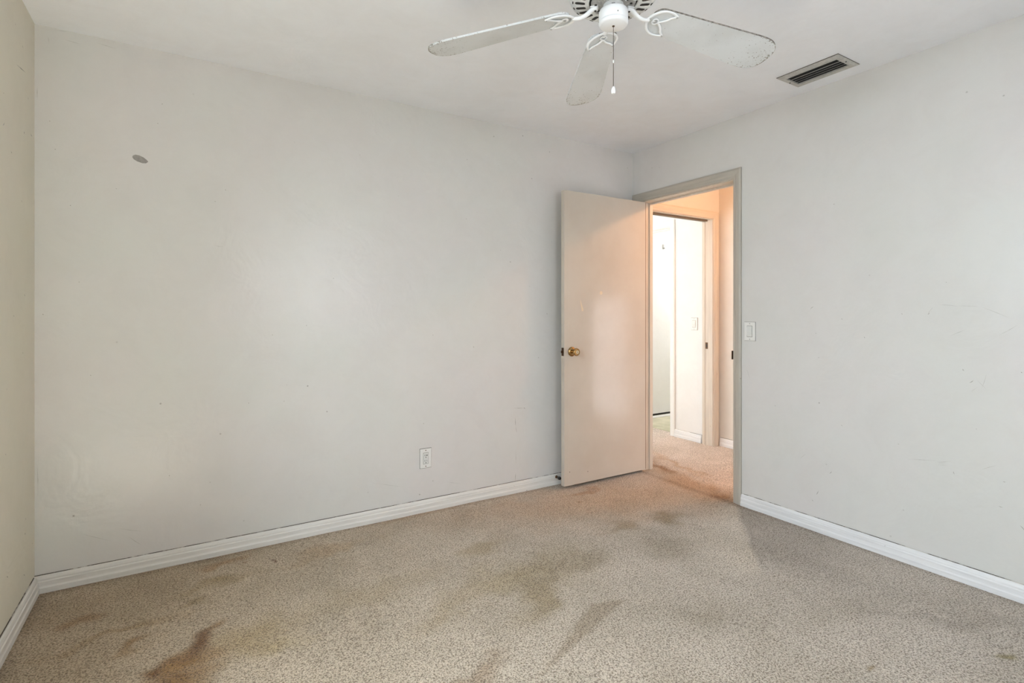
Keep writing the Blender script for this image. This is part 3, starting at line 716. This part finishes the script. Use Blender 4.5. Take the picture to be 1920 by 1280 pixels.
# dark ring gap and rotor
bm = lathe(bmesh.new(), [(.080, zf(2.236)), (.074, zf(2.240)), (.0, zf(2.240))], 64); obj('rotor_gap', bm, M['slot'], mh)
bm = lathe(bmesh.new(), [(.0, zf(2.239)), (.072, zf(2.239)), (.074, zf(2.234)), (.073, zf(2.228)), (.045, zf(2.226)), (.040, zf(2.224)), (0, zf(2.224))], 64)
for k in range(10):
    a = 2 * math.pi * (k + .5) / 10 + .3; lathe(bm, [(0, zf(2.2245)), (.0045, zf(2.2247)), (.0045, zf(2.228))], 12, 'Z', (.058 * math.cos(a), .058 * math.sin(a), 0), 1)
rot = obj('flywheel', bm, [M['motor'], M['slot']], fan, True)
bm = lathe(bmesh.new(), [(.033, zf(2.225)), (.034, zf(2.218)), (.029, zf(2.214)), (.028, zf(2.203)), (0, zf(2.203))], 40)
a = math.radians(227.5); lathe(bm, [(0, .0300), (.0068, .0298), (.0068, .02)], 16, 'X', (0, 0, 0), 1)
bm.verts.ensure_lookup_table(); vv = [v for v in bm.verts if any(f.material_index == 1 for f in v.link_faces)]
bmesh.ops.scale(bm, vec=(1, 1, .62), verts=vv); bmesh.ops.rotate(bm, cent=(0, 0, 0), matrix=Matrix.Rotation(a, 3, 'Z'), verts=vv); bmesh.ops.translate(bm, vec=(0, 0, zf(2.2115)), verts=vv)
obj('neck', bm, [M['fan_grey'], M['slot']], fan, True)
# switch housing with lower cap
bm = lathe(bmesh.new(), [(.0, zf(2.206)), (.040, zf(2.206)), (.0455, zf(2.204)), (.0478, zf(2.199)), (.0478, zf(2.171)), (.0466, zf(2.1695)), (.0466, zf(2.1685)), (.0480, zf(2.167)), (.0480, zf(2.1615)), (.0462, zf(2.1570)), (.0415, zf(2.1545)), (.0, zf(2.154))], 72)
sh = obj('switch_housing', bm, M['fan'], fan, True)
bm = bmesh.new()
a = math.radians(-115); lathe(bm, [(0, 0)], 4) if False else None
sc_ = Vector((.0482 * math.cos(a), .0482 * math.sin(a), zf(2.178)))
bmesh.ops.create_icosphere(bm, subdivisions=2, radius=.0024, matrix=Matrix.Translation(sc_)); obj('screw', bm, M['motor'], sh, True)
bm = lathe(bmesh.new(), [(0, zf(2.151)), (.0035, zf(2.1515)), (.0045, zf(2.1545))], 20); obj('chain_grommet', bm, M['brass_dark'], sh, True)
# pull chain of tiny beads with a connector and a white bell
bm = bmesh.new(); z = 2.151; k = 0; zc = 2.0365
while z > 1.952:
    if abs(z - zc) > .005:
        bmesh.ops.create_icosphere(bm, subdivisions=1, radius=.00165, matrix=Matrix.Translation((0, 0, zf(z))))
    z -= .0034
lathe(bm, [(.0006, zf(2.151)), (.0006, zf(1.952))], 6)
ch = obj('pull_chain', bm, M['chain'], fan, True)
bm = lathe(bmesh.new(), [(0, zf(2.043)), (.0018, zf(2.041)), (.0024, zf(2.0365)), (.0018, zf(2.032)), (0, zf(2.030))], 14); obj('chain_connector', bm, M['fan_grey'], ch, True)
bm = lathe(bmesh.new(), [(0, zf(1.9535)), (.0035, zf(1.9525)), (.0062, zf(1.946)), (.0072, zf(1.938)), (.0068, zf(1.932)), (.0052, zf(1.929)), (.0035, zf(1.929)), (0, zf(1.932))], 24)
o = obj('chain_bell', bm, M['fan'], ch, True); tag(o, 'white pull bell')

PITCH = math.radians(11.5); ZB = zf(2.199); RT = .660; RR = .145; DROOP = .098
def blade_half_width(t):      # t from 0 (root) to 1 (tip)
    return .052 + .026 * min(1, t / .8)
def blade_outline():
    """closed outline in (u, v), rounded root and tip"""
    L_ = RT - RR; pts = []; nseg = 26
    def hw_(u): return blade_half_width((u - RR) / L_)
    rc, rt_ = .035, .085
    up = []
    for k in range(9):        # root corner
        t = math.pi / 2 * k / 8; up.append((RR + rc - rc * math.cos(t), hw_(RR + rc) - rc + rc * math.sin(t)))
    for k in range(1, nseg):
        u = RR + rc + (L_ - rc - rt_) * k / nseg; up.append((u, hw_(u)))
    h = hw_(RT - rt_)
    for k in range(17):
        t = math.pi / 2 * k / 16
        up.append((RT - rt_ + rt_ * math.sin(t) ** .80, h * math.cos(t) ** .80 if k < 16 else 0.0))
    return up
UP = blade_outline()
def tilt(u, v, w):
    """blade frame -> fan frame, right-hand edge raised"""
    return (u, v * math.cos(PITCH) + w * math.sin(PITCH), ZB - DROOP * (u - .2) - v * math.sin(PITCH) + w * math.cos(PITCH))
def make_blade(name):
    bm = bmesh.new(); lay = bm.verts.layers.float.new('rim'); T = .0065
    fr = [0, .35, .65, .85, .96, 1.0]
    def row(sgn, w):
        rows = []
        for u, v in UP:
            r_ = []
            for f in fr:
                vt = bm.verts.new(tilt(u, sgn * v * f, w))
                tipd = max(0, (u - (RT - .16)) / .16); e = max(0, (f - .85) / .15)
                ce = max(0., 1 - (RT - u) / .018)
                vt[lay] = min(1.2, .30 * tipd + .45 * e * (0.35 + tipd) + .60 * ce)
                r_.append(vt)
            rows.append(r_)
        return rows
    rows = {}
    for w in (0.0, T):
        for s in (1, -1):
            g = row(s, w); rows[(w, s)] = g
            for a, b in zip(g, g[1:]):
                for i in range(len(fr) - 1):
                    try: bm.faces.new((a[i], b[i], b[i + 1], a[i + 1]))
                    except ValueError: pass
    for s in (1, -1):
        lo, hi = rows[(0.0, s)], rows[(T, s)]
        for a, b, c, d in zip(lo, lo[1:], hi[1:], hi):
            f = bm.faces.new((a[-1], b[-1], c[-1], d[-1])); f.material_index = 1 if s < 0 else 0
        f = bm.faces.new([v for v in lo[0]] + [v for v in hi[0][::-1]]); f.material_index = 1
    bmesh.ops.remove_doubles(bm, verts=bm.verts, dist=1e-6)
    return obj(name, bm, [M['blade'], M['blade_edge']], fan)
def make_iron(name):
    bm = bmesh.new()
    # arm: foot under the flywheel, swan neck outwards and down, then a scroll of two loops under the blade
    bx(bm, .050, .076, -.010, .010, zf(2.2245), zf(2.2275), 0, .001)
    arm = catmull([(.052, 0, zf(2.222)), (.070, 0, zf(2.219)), (.088, 0, zf(2.206)), (.104, 0, zf(2.199)), (.118, 0, zf(2.197)), (.138, 0, zf(2.199))], 6)
    rr = [.0105 - .0035 * (i / (len(arm) - 1)) for i in range(len(arm))]
    tube(bm, arm, rr, 12, .75)
    W_ = -.0045
    for s in (1, -1):
        o1 = [(.132, 0), (.140, .022), (.156, .042), (.178, .053), (.200, .053), (.222, .046)]
        o1 = [tilt(u, s * v, W_) for u, v in o1]; c1 = catmull(o1, 6)
        tube(bm, c1, [.0060 - .0014 * i / (len(c1) - 1) for i in range(len(c1))], 10, .6)
        i1 = [(.222, .046), (.207, .034), (.196, .018), (.182, .006), (.172, .000)]
        c2 = catmull([tilt(u, s * v, W_) for u, v in i1], 6)
        tube(bm, c2, .0044, 10, .6)
        c3 = catmull([tilt(u, s * v, W_) for u, v in [(.174, .002), (.166, .011), (.157, .010), (.153, .003), (.158, 0)]], 5)
        tube(bm, c3, .0030, 8, .6)
    o = obj(name, bm, M['fan'], fan, True)
    bs = []
    for u, v in ((.220, .045), (.220, -.045), (.163, 0)):
        p = Vector(tilt(u, v, W_ - .003)); b_ = bmesh.new()
        bmesh.ops.create_icosphere(b_, subdivisions=2, radius=.0036, matrix=Matrix.Translation(p) @ Matrix.Scale(.5, 4, (0, 0, 1)))
        bs.append(obj('screw', b_, M['motor'], o, True))
    p = Vector((.060, 0, zf(2.2130))); b_ = bmesh.new(); bmesh.ops.create_icosphere(b_, subdivisions=2, radius=.004, matrix=Matrix.Translation(p) @ Matrix.Scale(.5, 4, (0, 0, 1)))
    obj('screw', b_, M['slot'], o, True)
    return o
b0 = make_blade('blade'); i0 = make_iron('blade_arm')
ANG0 = 60.2
for k in range(5):
    a = math.radians(ANG0 + 72 * k)
    if k == 0: b, ir = b0, i0
    else:
        b = b0.copy(); COL.objects.link(b); ir = i0.copy(); COL.objects.link(ir)
        for c in i0.children:
            d = c.copy(); COL.objects.link(d); d.parent = ir
    b.rotation_euler = (0, 0, a); ir.rotation_euler = (0, 0, a)

# ------------------------------------------------------------------ hall ceiling lamp (out of sight, lights the hall warm)
r = empty('ceiling_lamp', (3.60, 1.92, H)); tag(r, 'small warm bare-bulb ceiling lamp in the hall outside the bedroom door', 'ceiling lamp')
bm = lathe(bmesh.new(), [(0, 0), (.06, 0), (.06, -.012), (.025, -.03), (0, -.03)], 32); obj('base', bm, M['fan'], r, True)
m, nt, b_ = newmat('bulb_glow'); b_.inputs['Emission Color'].default_value = (1, .55, .25, 1); b_.inputs['Emission Strength'].default_value = 12
bm = lathe(bmesh.new(), [(0, -.028), (.013, -.03), (.014, -.045), (.028, -.075), (.026, -.092), (.014, -.104), (0, -.107)], 24); obj('bulb', bm, m, r, True)
d = bpy.data.lights.new('hall_bulb_light', 'POINT'); d.energy = 27; d.color = (1.0, 0.50, 0.22); d.shadow_soft_size = 0.04
lo = bpy.data.objects.new('hall_bulb_light', d); COL.objects.link(lo); lo.location = (3.60, 1.92, H - .16)
